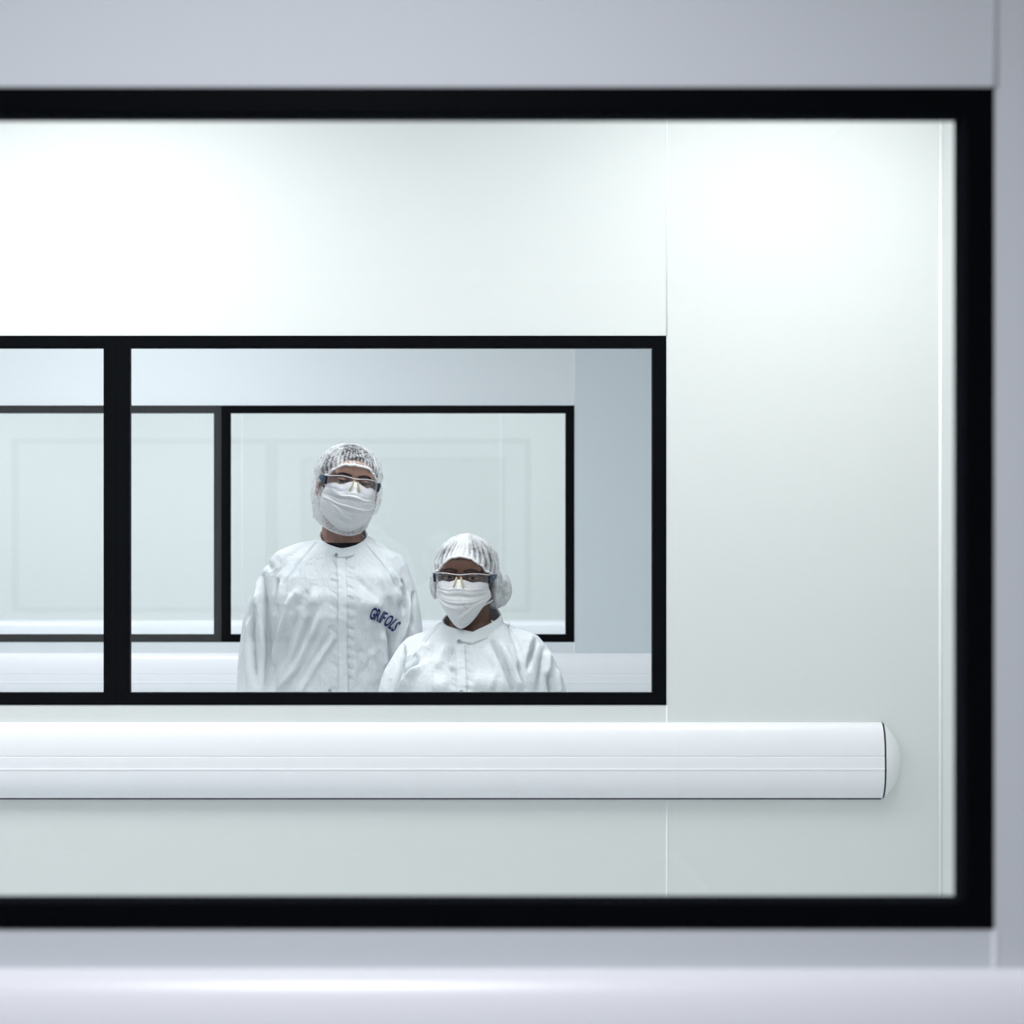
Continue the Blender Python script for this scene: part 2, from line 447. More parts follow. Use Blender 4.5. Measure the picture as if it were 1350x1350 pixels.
def head_parts(mb, H, wide=1.0):
    e = lambda c, r, rot=None: mb.ell((c[0] * wide, c[1], c[2]), (r[0] * wide, r[1], r[2]), rot, mat=H)
    e((0, .018, .026), (.0745, .096, .074))           # skull
    e((0, -.012, -.030), (.064, .078, .078))          # face
    e((0, -.030, -.075), (.050, .058, .048))          # jaw
    e((0, -.070, -.106), (.022, .020, .018))          # chin
    e((0, -.076, .032), (.052, .020, .030))           # forehead
    for s in (-1, 1):
        e((s * .030, -.080, .020), (.027, .012, .009))    # brow ridge
        e((s * .042, -.062, -.030), (.024, .022, .020))   # cheekbone
        e((s * .081, .022, -.022), (.010, .020, .033), Matrix.Rotation(s * R(12), 3, 'Z').to_euler())   # ear
        e((s * .078, .010, -.040), (.007, .010, .012))
        e((s * .011, -.096, -.038), (.009, .011, .008))   # nostril wing
    mb.tube([(0, -.080, .012), (0, -.092, -.005), (0, -.100, -.022), (0, -.104, -.032)], [.008, .0085, .0100, .0115], mat=H)
    e((0, -.088, -.070), (.024, .012, .006)); e((0, -.087, -.081), (.021, .012, .007))   # lips
    e((0, .045, -.045), (.052, .052, .06))            # nape

def hand_parts(mb, w, s, down, fwd):
    """w wrist; s side; a relaxed hand hanging: palm, four bent fingers, thumb"""
    w = Vector(w); d = Vector(down).normalized(); f = Vector(fwd).normalized(); n = d.cross(f).normalized()
    mb.tube([w - d * .02, w + d * .02, w + d * .055, w + d * .09], [.026, .027, .030, .026])
    for i, (off, L) in enumerate(((.033, .072), (.011, .082), (-.011, .076), (-.033, .060))):
        b = w + d * .085 + f * off
        sp = f * off * .35
        mb.tube([b - d * .02, b + d * L * .45 + sp, b + d * L * .78 + sp * 1.4 - n * s * -.010, b + d * L + sp * 1.5 - n * s * -.024], [.0092, .0086, .008, .0068], n=12)
    t = w + d * .03 + f * .024
    mb.tube([t, t + f * .026 + d * .026, t + f * .034 + d * .058 + n * s * .01], [.012, .0105, .008], n=12)

def shell(z_top, cz, rx, ry, cyy, rim, headr, pleat=0, amp=0, contract=.25, lump=0.0, seed=0, asym=0.0):
    """cap over the head: u round the head (0 = face), s from crown to rim. Returns fn"""
    rz = z_top - cz
    def fn(u, s):
        a = 2 * PI * u; zr = rim(a)
        tr = math.acos(max(-.98, min(.98, (zr - cz) / rz)))
        t = tr * s
        z = cz + rz * math.cos(t); h = math.sin(t)
        x, y = rx * h * math.sin(a), -ry * h * math.cos(a) + cyy
        if contract:
            k = max(0, (s - (1 - contract)) / contract); k = k * k * (3 - 2 * k)
            hx, hy = headr[0] * math.sin(a), -headr[1] * math.cos(a) + headr[2]
            x, y = x + (hx - x) * k, y + (hy - y) * k
        if amp:
            g = amp * math.sin(pleat * a + 1.7 * math.sin(3 * a)) * max(0, (s - .35) / .65) ** 1.5
            x += g * math.sin(a); y -= g * math.cos(a); z += g * .5
        if lump:
            q = noise.noise(Vector((x * 32 + seed, y * 32, z * 32))) * lump * min(1, s * 2) * (1 - .8 * max(0, (s - .7) / .3))
            x += q * math.sin(a); y -= q * math.cos(a); z += q * .6
        return (x, y, z)
    return fn

def interp(keys):
    def f(a):
        d = abs((a + PI) % (2 * PI) - PI) * 180 / PI
        for (a0, v0), (a1, v1) in zip(keys, keys[1:]):
            if d <= a1:
                t = (d - a0) / (a1 - a0); t = t * t * (3 - 2 * t)
                return v0 + (v1 - v0) * t
        return keys[-1][1]
    return f

def add_bunch(me, fn):
    at = me.attributes.new('bunch', 'FLOAT', 'POINT')
    at.data.foreach_set('value', [fn(i, v.co) for i, v in enumerate(me.vertices)])

def mapH(me, H):
    me.transform(H); me.update(); return me

def mask_fn(P):
    """u across -1..1, v top to bottom"""
    zc0, zc1, zs0, zs1, w0, w1, yn = P['zc0'], P['zc1'], P['zs0'], P['zs1'], P['w0'], P['w1'], P['yn']
    prof = [(0, -.104), (.10, -.115), (.22, -.124), (.40, -.121), (.60, -.114), (.80, -.102), (.93, -.086), (1, -.066)]
    def yc(v):
        for (a, p), (b, q) in zip(prof, prof[1:]):
            if v <= b:
                t = (v - a) / (b - a); return p + (q - p) * t
        return prof[-1][1]
    def fn(uu, v):
        u = uu * 2 - 1; au = abs(u)
        side = au ** 1.6
        zc = zc0 + (zc1 - zc0) * v; zs = zs0 + (zs1 - zs0) * v
        z = zc + (zs - zc) * side
        # top edge follows nose bridge and dips beside it
        z -= P.get('dip', .006) * math.exp(-((au - .40) / .2) ** 2) * (1 - v) ** 2
        wd = w0 + (w1 - w0) * math.sin(v * PI * .55)
        wd -= P.get('taper', .0) * max(0, v - .55) ** 1.3
        x = wd * math.sin(u * PI / 2) ** 1 if False else wd * (u * 1.12 - .12 * u ** 3)
        e = 1.25 + .75 * min(1, v / .35)
        ys = -.036 + .018 * v
        y = yc(v) + (ys - yc(v)) * au ** e
        # pleats: each a little step that opens toward the middle
        off = 0
        for (pv, h, sk) in P['pleats']:
            q = (v - (pv + sk * u + P.get('bow', .0) * (au ** 2)))
            off += h * math.exp(-(q / .018) ** 2) * (1 - .35 * au) - h * .8 * math.exp(-((q - .045) / .03) ** 2)
        off += .0022 * noise.noise(Vector((u * 3.1 + P['seed'], v * 4.5, 0))) + .001 * noise.noise(Vector((u * 7 + P['seed'], v * 11, 3)))
        for (u0, v0, u1, v1, wd2, h) in P.get('creases', ()):
            ax, ay = u1 - u0, v1 - v0; L = ax * ax + ay * ay
            t = max(0, min(1, ((u - u0) * ax + (v - v0) * ay) / L))
            dd = math.hypot(u - u0 - t * ax, v - v0 - t * ay)
            off += 1.7 * h * math.exp(-(dd / wd2) ** 2) * min(1, 4 * min(t, 1 - t) + .3)
        y -= off; z += off * .25
        return (x, y, z)
    return fn

def text_on(name, body, size, path, bvh, mat, parent, lift=.0014, bold=.026, stretch=1.0):
    """letters set one by one along a curve drawn in x,z on the cloth"""
    mb = MB(); P = [Vector(p) for p in path]; seg = [(b - a).length for a, b in zip(P, P[1:])]; tot = sum(seg)
    glyphs = []
    for ch in body:
        cu = bpy.data.curves.new('t', 'FONT'); cu.body = ch; cu.size = size; cu.offset = bold * size; cu.resolution_u = 4
        o = bpy.data.objects.new('t', cu); C.objects.link(o)
        dg = bpy.context.evaluated_depsgraph_get(); dg.update()
        me = bpy.data.meshes.new_from_object(o.evaluated_get(dg))
        vs = [v.co.copy() for v in me.vertices]; fs = [tuple(p.vertices) for p in me.polygons]
        x0 = min(v.x for v in vs); x1 = max(v.x for v in vs)
        glyphs.append((vs, fs, x0, x1)); bpy.data.objects.remove(o); bpy.data.meshes.remove(me)
    gap = size * .045
    total = sum(g[3] - g[2] for g in glyphs) + gap * (len(glyphs) - 1)
    sc = tot / total; cur = 0
    def at(d):
        for i, L in enumerate(seg):
            if d <= L or i == len(seg) - 1:
                return P[i] + (P[i + 1] - P[i]) * (d / L), (P[i + 1] - P[i]).normalized()
            d -= L
    for vs, fs, x0, x1 in glyphs:
        wdt = (x1 - x0) * sc
        p, t = at(cur + wdt / 2); up = Vector((-t.y, t.x)); cur += wdt + gap * sc
        top, bot = [], []
        for v in vs:
            q = p + t * ((v.x - (x0 + x1) / 2) * sc) + up * (v.y * stretch)
            y = min(front_y(bvh, q.x + dx, q.y + dz) for dx, dz in ((0, 0), (.006, 0), (-.006, 0), (0, .006), (0, -.006))) - lift
            top.append((q.x, y, q.y))
        mb.add(top, fs)
    o = link(name, mb.mesh(name), mat, parent)
    o['label'] = 'dark blue lettering'
    return solid(o, .0006)

def strip_on(name, pts, width, bvh, mat, parent, lift=.0025, nx=5, nz=60, pucker=0.0, thick=.002):
    """a sewn band following the cloth: pts are x,z down the middle"""
    P = [Vector(p) for p in pts]
    def fn(u, v):
        d = v * (len(P) - 1); i = min(int(d), len(P) - 2); p = P[i] + (P[i + 1] - P[i]) * (d - i)
        x = p.x + (u - .5) * width; z = p.y
        y = np.mean([front_y(bvh, x + dx, z) for dx in (-.004, 0, .004)]) - lift
        y -= pucker * noise.noise(Vector((x * 90, z * 120, 1.3)))
        return (x, y, z)
    o = link(name, grid_mesh(name, fn, nx, nz), mat, parent, smooth=True)
    return solid(o, thick)

def snap_on(x, z, bvh, parent, lift=.004, r=.0052):
    y = front_y(bvh, x, z) - lift
    m = MB(); rs = []
    for (dy, rr) in ((.004, 1), (0, 1), (-.0012, .85), (-.0012, .55), (.0002, .45), (.0002, .1)):
        rs.append([(x + r * rr * math.cos(a), y + dy, z + r * rr * math.sin(a)) for a in [2 * PI * i / 20 for i in range(20)]])
    return m.rings(rs).build('snap_button', M['snap'], parent, smooth=False)

def person(P):
    H = Matrix.Translation(P['head']) @ Matrix.Rotation(R(P['yaw']), 4, 'Z') @ Matrix.Rotation(R(P['roll']), 4, 'Y') @ Matrix.Rotation(R(P['pitch']), 4, 'X') @ Matrix.Scale(P['hs'], 4)
    S = P['skin']
    # ---- body: one continuous surface
    b = MB(); head_parts(b, H, P['hw'])
    b.tube(P['neck'], P['neck_r'], n=28)
    b.loft([(z, cx, cy, a * .74 - .004, bb * .74 - .004) for (z, cx, cy, a, bb, *_) in P['torso']], n=40)
    for s, arm in zip((-1, 1), P['arms']):
        b.tube([p for p, _ in arm], [max(.024, r * .5) for _, r in arm], n=20)
        w = arm[-1][0]
        hand_parts(b, (w[0], w[1], w[2] - .01), s, (0, -.15, -1), (0, -1, .1))
        hip = Vector((P['cx'] + s * P['hip'], .01, P['crotch'] + .1)); ank = (P['cx'] + s * P['foot'], .03, .09)
        knee = (P['cx'] + s * (P['hip'] + P['foot']) / 2, .0, P['crotch'] * .58)
        b.tube([hip, ((hip.x + knee[0]) / 2, 0, (hip.z + knee[2]) / 2), knee, (ank[0], .03, .26), ank], [P['thigh'], P['thigh'] * .86, P['thigh'] * .6, P['thigh'] * .55, .036])
        b.ell((ank[0] + s * .006, -.045, .045), (.038, .115, .034))
    me = voxel(b, .0042, 5)
    co, no = arrays(me)
    Hi = H.inverted(); ones = np.c_[co, np.ones(len(co))]; lc = (ones @ np.array(Hi).T)[:, :3]
    d = np.zeros(len(co))
    for s in (-1, 1):
        q = ((lc[:, 0] - s * .032 * P['hw']) / .017) ** 2 + ((lc[:, 2] + .001) / .0115) ** 2
        d += .0095 * np.exp(-q) * (lc[:, 1] < -.03)
        q = ((lc[:, 0] - s * .088) / .012) ** 2 + ((lc[:, 1] - .016) / .010) ** 2 + ((lc[:, 2] + .02) / .018) ** 2
        d += .006 * np.exp(-q)
    co = co - no * d[:, None]; setco(me, co)
    lc0 = (np.c_[co, np.ones(len(co))] @ np.array(Hi).T)[:, :3]
    root = link('person', me, S, smooth=True); root.location = P['loc']
    tag(root, P['label'], 'person')
    # ---- eyes, lids, brows
    bodyb = BVHTree.FromPolygons([tuple(p) for p in lc0], [tuple(p.vertices) for p in root.data.polygons])
    for s in (-1, 1):
        ec = H @ Vector((s * .032 * P['hw'], -.0755, -.001))
        e = MB().ell((0, 0, 0), (.0122,) * 3).build('eye', M['eye'], root, smooth=True, loc=ec); e.rotation_euler = (R(P['pitch']), 0, R(P['gaze']))
        lid = MB(); rs = []
        def lidpatch(up):
            def fn(u, v):
                a = (u * 2 - 1) * 1.25
                lim = (.20 if up else -.34) * math.cos(a * .9)
                el = lim + v * ((1.35 if up else -1.3) - lim)
                r = .0136 + .0006 * (1 - v)
                p = Vector((s * .032 * P['hw'] + r * math.sin(a) * math.cos(el * .9), -.0755 - r * math.cos(a) * math.cos(el), -.001 + r * math.sin(el)))
                return tuple(H @ p)
            return fn
        for up in (True, False):
            o = link('eyelid', grid_mesh('eyelid', lidpatch(up), 14, 7), S, root, smooth=True); solid(o, .0015)
        lash = [(s * .032 * P['hw'] + .0146 * math.sin(a), -.0755 - .0146 * math.cos(a), -.001 + .0146 * .20 * math.cos(a * .9)) for a in [-1.2 + 2.4 * i / 8 for i in range(9)]]
        MB().tube(lash, [.0005, .0009, .0012, .0013, .0013, .0013, .0012, .0009, .0005], n=8, sub=2, mat=H).build('eyelashes', M['brow'], root, smooth=True)
        bh = P['brow']
        br = []
        for x, z in ((.010, .0165), (.020, .0190), (.032, .0205), (.044, .0180), (.054, .0115)):
            h = bodyb.ray_cast(Vector((s * P['hw'] * x, -.6, z + bh)), Vector((0, 1, 0)), .7)
            br.append((s * P['hw'] * x, h[0].y - .0003 if h[0] else -.08, z + bh))
        MB().tube(br, [.0022, P['browr'], P['browr'], P['browr'] * .8, .001], n=10, mat=H).build('eyebrow', M['brow'], root, smooth=True)
    # ---- hair
    hr = shell(.1045, .006, .0805, .1035, .018, interp(P['hairline']), (.079, .102, .018), contract=.2, lump=.004, seed=3)
    me = mapH(grid_mesh('hair', hr, 64, 20, True), H @ Matrix.Diagonal((P['hw'], 1, 1, 1)))
    hair = link('hair', me, M['hair'], root, smooth=True); hair['label'] = 'dark hair under the net'
    if 'bun' in P:
        (c, r) = P['bun']; bm = MB().ell(c, [x * .82 for x in r], mat=H); tmp = bm.build('hair_bun', M['hair'], hair, smooth=True)
    # ---- hairnet
    rim = interp(P['rim'])
    nf = shell(P['nt'], .004, P['nr'][0], P['nr'][1], .02, rim, P['nh'], pleat=P['pleat'], amp=P['pamp'], contract=.22, lump=P['lump'], seed=P['seed'])
    nu, nv = 220, 40
    me = grid_mesh('hairnet', nf, nu, nv, True); 
    def bunch(i, c):
        u = (i % nu) / nu; s = (i // nu) / (nv - 1); a = 2 * PI * u
        g = math.sin(P['pleat'] * a + 1.7 * math.sin(3 * a)) * max(0, (s - .35) / .65)
        w = P['bunch'](a, s)
        return P.get('gw', .28) * g + w
    hv = [Hi @ v.co for v in hair.data.vertices]; hp = [tuple(p.vertices) for p in hair.data.polygons]
    hb = BVHTree.FromPolygons(hv, hp); hc = Vector((0, .018, .02))
    for v in me.vertices:
        dr = v.co - hc; L = dr.length; dr.normalize()
        for tree in (hb, bodyb):
            h = tree.ray_cast(hc + dr * .3, -dr, .3)
            if h[0] and h[0].z > .035: L = max(L, (h[0] - hc).length + .0035)
        v.co = hc + dr * L
    rimpts = [me.vertices[(nv - 1) * nu + i].co.copy() for i in range(nu)]
    add_bunch(me, bunch); mapH(me, H)
    net = link('hairnet', me, P['netmat'], root, smooth=True)
    for (c, r) in P.get('netlumps', ()):
        q = MB().ell((0, 0, 0), (1, 1, 1), nu=48, nv=28)
        q.v = [tuple(H @ Vector((c[0] + r[0] * x * (1 + .12 * noise.noise(Vector((x * 3, y * 3, z * 3)))), c[1] + r[1] * y, c[2] + r[2] * z * (1 + .1 * noise.noise(Vector((x * 4, y * 4, z * 2))))))) for x, y, z in q.v]
        lm = q.mesh('net_pouch'); add_bunch(lm, lambda i, c_: -.06)
        link('net_pouch', lm, P['netmat'], net, smooth=True)
    el = []
    for i in range(72):
        q = i / 72 * nu; k = int(q); p = rimpts[k].lerp(rimpts[(k + 1) % nu], q - k); a = 2 * PI * i / 72
        el.append(p + Vector((math.sin(a), -math.cos(a), 0)) * .0012 * math.sin(a * 30))
    MB().tube(el, P['elr'], n=8, sub=2, mat=H, closed=True).build('elastic_band', M['elastic'], net, smooth=True)
    # ---- mask
    fm = mask_fn(P['mask'])
    fm0 = fm; NG = 41
    need = np.zeros((NG, NG))
    def clear(corr):
        out = corr.copy()
        for j in range(NG):
            for i in range(NG):
                x, y, z = fm0(i / (NG - 1), j / (NG - 1))
                h = bodyb.ray_cast(Vector((x, -.6, z)), Vector((0, 1, 0)), .70)
                if h[0]: out[j, i] = min(out[j, i], h[0].y - .004 - y)
        return out
    corr = clear(need)
    for it in range(5):
        for _ in range(10):
            p = np.pad(corr, 1, mode='edge'); corr = (p[1:-1, 1:-1] * 2 + p[:-2, 1:-1] + p[2:, 1:-1] + p[1:-1, :-2] + p[1:-1, 2:]) / 6
        if it < 4: corr = clear(corr)
    corr -= .0048
    def fm(u, v):
        x, y, z = fm0(u, v); fi, fj = u * (NG - 1), v * (NG - 1)
        i, j = min(int(fi), NG - 2), min(int(fj), NG - 2); a, b_ = fi - i, fj - j
        c = corr[j, i] * (1 - a) * (1 - b_) + corr[j, i + 1] * a * (1 - b_) + corr[j + 1, i] * (1 - a) * b_ + corr[j + 1, i + 1] * a * b_
        return (x, y + c, z)
    me = mapH(grid_mesh('face_mask', fm, 61, 71), H)
    mk = link('face_mask', me, M['mask'], root, smooth=True); solid(mk, .0016)
    for v in (0, 1):
        MB().tube([fm(i / 24, v) for i in range(25)], .0013, n=8, sub=2, mat=H).build('edge_binding', M['mask'], mk, smooth=True)
    for uu, s in ((0, -1), (1, 1)):
        a, c = Vector(fm(uu, .02)), Vector(fm(uu, .98))
        MB().tube([a, (s * .079 * P['hw'], -.005, -.006), (s * .083 * P['hw'], .034, -.012), (s * .080 * P['hw'], .034, -.045), (s * .077 * P['hw'], .005, -.066), c], .0019, n=8, mat=H).build('ear_loop', M['elastic'], mk, smooth=True)
    # ---- beard cover
    if P.get('beard'):
        def bf(uu, v):
            u = uu * 2 - 1; au = abs(u)
            zt = -.070 + .055 * au ** 2.2; zb = -.149 + .034 * au ** 2.0
            z = zt + (zb - zt) * v
            bul = math.sin(min(1, v * 1.15) * PI * .9)
            x = u * (.081 + .010 * bul) * (1.06 - .06 * u * u) - (.014 * max(0, v - .75) * u)
            y = (-.088 + .034 * v ** 2) + (.115 - .01 * v) * au ** 2.2
            y -= .004 * math.sin(uu * 60 + 2 * math.sin(uu * 9)) * max(0, v - .45) + .004 * noise.noise(Vector((u * 4, v * 4, 5)))
            x += .003 * noise.noise(Vector((u * 5, v * 6, 1)))
            return (x, y, z)
        me = mapH(grid_mesh('beard_cover', bf, 80, 24), H); add_bunch(me, lambda i, c: .18 * max(0, (i // 80) / 23 - .6) / .4)
        bc = link('beard_cover', me, M['beardnet'], root, smooth=True); bc['label'] = 'see-through white beard net under the mask'
        MB().tube([bf(i / 40, 1.0) for i in range(41)], .0018, n=8, sub=2, mat=H).build('elastic_band', M['elastic'], bc, smooth=True)
        for s in (-1, 1):   # net wrapped over the ear
            q = MB().ell((0, 0, 0), (1, 1, 1), nu=30, nv=18)
            q.v = [tuple(H @ Vector((s * .084 + .017 * x * (1 + .2 * noise.noise(Vector((y * 3, z * 3, s)))), .012 + .034 * y, -.034 + .050 * z * (1 + .1 * noise.noise(Vector((y * 3, z * 2, s + 4))))))) for x, y, z in q.v]
            lm = q.mesh('ear_cover'); add_bunch(lm, lambda i, c_: -.40)
            link('ear_cover', lm, M['beardnet'], bc, smooth=True)
    # ---- safety glasses
    gz = P['gz']
    def lensxy(t):     # t 0..1 from nose to temple
        x = .008 + .066 * t
        return x, -.1265 + .060 * t ** 2.2
    g_root = None
    bar = [(s_ * lensxy(t)[0], lensxy(t)[1] - .001, gz + .0145 + .003 * math.sin(t * PI) - .003 * t ** 3) for s_, t in [(-1, 1 - i / 9) for i in range(10)] + [(1, i / 9) for i in range(10)]]
    g_root = MB().tube(bar, .0010, n=8, sub=3, mat=H).build('safety_glasses', M['clear'], root, smooth=True)
    g_root['label'] = 'clear safety glasses with dark blue arms'
    for s in (-1, 1):
        def lf(u, v, s=s):
            x, y = lensxy(u)
            top = .0145 + .003 * math.sin(u * PI) - .003 * u ** 3
            bot = -.012 - .015 * math.sin(min(1, u * 1.5 + .08) * PI / 2) + .012 * max(0, u - .6) ** 1.3 * 2
            z = gz + top + (bot - top) * v
            return tuple(H @ Vector((s * x, y + .004 * v, z)))
        o = link('lens', grid_mesh('lens', lf, 22, 12), M['lens'], g_root, smooth=True); solid(o, .0018)
        edge = [Vector(lf(i / 14, 1)) for i in range(15)]
        MB().tube(edge, .0007, n=6, sub=2).build('lens_rim', M['clear'], g_root, smooth=True)
        MB().tube([(s * .0060, -.124, gz + .006), (s * .0090, -.1255, gz - .006), (s * .0135, -.1245, gz - .018)], [.0022, .0034, .0030], n=10, mat=H).build('nose_pad', M['pad'], g_root, smooth=True)
        # arm: wide angular hinge end tapering back over the ear
        tm = MB()
        st = [(-.066, .0765, .0110, -.0125, .0030), (-.050, .0815, .0115, -.0085, .0028), (-.034, .0855, .0105, -.003, .0026), (.0, .0875, .0085, .001, .0022), (.04, .0855, .006, -.001, .0022), (.062, .083, -.002, -.012, .002)]
        rs = []
        for (y, x, zt, zb, th) in st:
            rs.append([tuple(H @ Vector((s * (x * P['tw'] + dx), y, gz + z))) for dx, z in ((-th, zb), (th, zb), (th, zt), (-th, zt))])
        tm.rings(rs)
        # angular blue inlays on the outer and front face
        def inlay(pts):
            v = [];
            for (y, x, z) in pts: v.append(tuple(H @ Vector((s * (x * P['tw'] + .0036), y - .0012, gz + z))))
            for (y, x, z) in pts: v.append(tuple(H @ Vector((s * (x * P['tw'] + .0010), y, gz + z))))
            n = len(pts); tm.add(v, [tuple(range(n)), tuple(range(2 * n - 1, n - 1, -1))] + [(i, (i + 1) % n, n + (i + 1) % n, n + i) for i in range(n)], 1)
        inlay([(-.064, .077, .005), (-.058, .079, -.006), (-.061, .078, -.0095)])
        inlay([(-.052, .081, .0085), (-.036, .085, .007), (-.044, .083, -.001)])
        inlay([(-.028, .0862, .007), (.01, .087, .005), (-.022, .0865, .001)])
        link('temple_arm', tm.mesh('temple_arm'), [M['black'], M['blue']], g_root)
    # ---- coverall
    g = MB(); g.loft(P['torso'], n=64)
    for s, arm in zip((-1, 1), P['arms']):
        g.tube([p for p, _ in arm], [r for _, r in arm], n=32, caps=True)
        tr = P['traps'][0 if s < 0 else 1]
        g.tube([t[:3] for t in tr], [t[3] for t in tr], n=28)
        hip = Vector((P['cx'] + s * P['hip'], .0, P['crotch'] + .12)); ank = Vector((P['cx'] + s * P['foot'], .03, .10))
        g.tube([hip, hip.lerp(ank, .35), hip.lerp(ank, .7), ank], [P['thigh'] * 1.28, P['thigh'] * 1.2, P['thigh'] * 1.0, .066], n=28)
    me = voxel(g, .0046, 7)
    co, no = arrays(me)
    d = 2.6 * strokes_field(co, no, P['strokes'])
    d += cloth_noise(co, (9, 9, 4.0), .0065, P['seed']) + cloth_noise(co, (22, 22, 9), .0036, P['seed'] + 9)
    setco(me, co + no * d[:, None])
    bvh = make_bvh(me)
    K = P['collar']
    import bmesh
    bm = bmesh.new(); bm.from_mesh(me); kill = []
    for v in bm.verts:
        dx, dy = (v.co.x - K['c'][0]) / K['rx'], (v.co.y - K['c'][1]) / K['ry']
        a = math.atan2(dx, -dy); fr = 1 - abs(math.sin(a / 2)) ** K['sharp']
        zb = K['zs_b'] + (K['zf_b'] - K['zs_b']) * fr + K['back'] * ((1 - math.cos(a)) / 2) ** 3 + K.get('tilt', 0) * math.sin(a)
        rr = math.hypot(dx, dy if dy > 0 else dy / (1 + K['fwd'] * fr / K['ry']))
        if v.co.z > zb - .012 and rr < 1.06: kill.append(v)
    bmesh.ops.delete(bm, geom=kill, context='VERTS'); bm.to_mesh(me); bm.free()
    gown = link('coverall', me, M['gown'], root, smooth=True)
    gown['label'] = 'white cleanroom coverall'
    # collar
    def cf(u, v):
        a = 2 * PI * u                         # 0 = front overlap
        fr = (1 + math.cos(a)) / 2
        fr2 = 1 - abs(math.sin(a / 2)) ** K['sharp']
        zt = K['zs_t'] + (K['zf_t'] - K['zs_t']) * fr2 + K['back'] * ((1 - math.cos(a)) / 2) ** 3 + K.get('tilt', 0) * math.sin(a)
        zb = K['zs_b'] + (K['zf_b'] - K['zs_b']) * fr2 + K['back'] * ((1 - math.cos(a)) / 2) ** 3 + K.get('tilt', 0) * math.sin(a)
        z = zb + (zt - zb) * v
        fl = 1 + K['flare'] * (1 - v)
        x = K['c'][0] + K['rx'] * fl * math.sin(a) + (.002 * noise.noise(Vector((a * 3, v * 2, 0))))
        y = K['c'][1] - K['ry'] * fl * math.cos(a) - K['fwd'] * fr2
        return (x, y, z)
    o = link('collar', grid_mesh('collar', cf, 96, 8, True), M['gown2'], gown, smooth=True); solid(o, .0055)
    # the seam where the collar is sewn on
    MB().tube([cf(i / 60, 0.0) for i in range(60)], .0019, n=8, sub=2, closed=True).build('collar_seam', M['gown2'], gown, smooth=True)
    x0, z0 = K['snap']
    y0 = cf(0, .5)[1] - .0045
    m = MB(); r = .0052; rs = []
    for (dy, rr) in ((.004, 1), (0, 1), (-.0012, .85), (-.0012, .55), (.0002, .45), (.0002, .1)):
        rs.append([(x0 + r * rr * math.cos(a), y0 + dy, z0 + r * rr * math.sin(a)) for a in [2 * PI * i / 20 for i in range(20)]])
    m.rings(rs).build('snap_button', M['snap'], gown)
    for (x, z) in P['snaps']: snap_on(x, z, bvh, gown)
    strip_on('placket', P['placket'], P['pw'], bvh, M['gown2'], gown, pucker=.0022, nx=7, nz=110)
    for pth in P['seams']:
        pts = []
        for (a, b2), (c, d2) in zip(pth, pth[1:]):
            for i in range(8):
                x = a + (c - a) * i / 8; z = b2 + (d2 - b2) * i / 8
                pts.append((x, front_y(bvh, x, z) - .0003, z))
        MB().tube(pts, .0011, n=6, sub=1).build('raglan_seam', M['gown2'], gown, smooth=True)
    text_on('chest_lettering', 'GRIFOLS', P['tsize'], P['tpath'], bvh, M['navy'], gown)
    for s, arm in zip((-1, 1), P['arms']):
        w = Vector(arm[-1][0]); pr = Vector(arm[-2][0]); dr = (w - pr).normalized()
        MB().tube([w + dr * .012, w + dr * .045], [arm[-1][1] * .95, arm[-1][1] * .80], n=28, sub=6).build('cuff', M['gown2'], gown, smooth=True)
        ank = (P['cx'] + s * P['foot'], .03, .09)
        sh = MB(); sh.ell((ank[0] + s * .006, -.045, .047), (.048, .130, .044)); sh.tube([(ank[0], .03, .06), (ank[0], .03, .11)], [.055, .05])
        sh.v = [(x, y, max(z, .0)) for x, y, z in sh.v]
        sm = voxel(sh, .007, 3)
        c2, _ = arrays(sm); c2[:, 2] = np.maximum(c2[:, 2] - c2[:, 2].min(), 0); setco(sm, c2)
        link('overshoe', sm, M['shoe'], root, smooth=True)
    if 'shirt_shade' in P:
        (c, rx, ry, z0, z1, zf) = P['shirt_shade']
        def sf(u, v):
            a = 2 * PI * u; fr = ((1 + math.cos(a)) / 2) ** 1.5
            z = z0 + (z1 - z0) * v + zf * fr
            k = 1 + .10 * (1 - v)
            return (c[0] + rx * k * math.sin(a), c[1] - ry * k * math.cos(a), z)
        o = link('undershirt_shade', grid_mesh('undershirt_shade', sf, 48, 6, True), M['shirt_shade'], root, smooth=True); solid(o, .003)
        o['label'] = 'black crew neckline on the taller person, painted neck shade on the shorter'
    return root

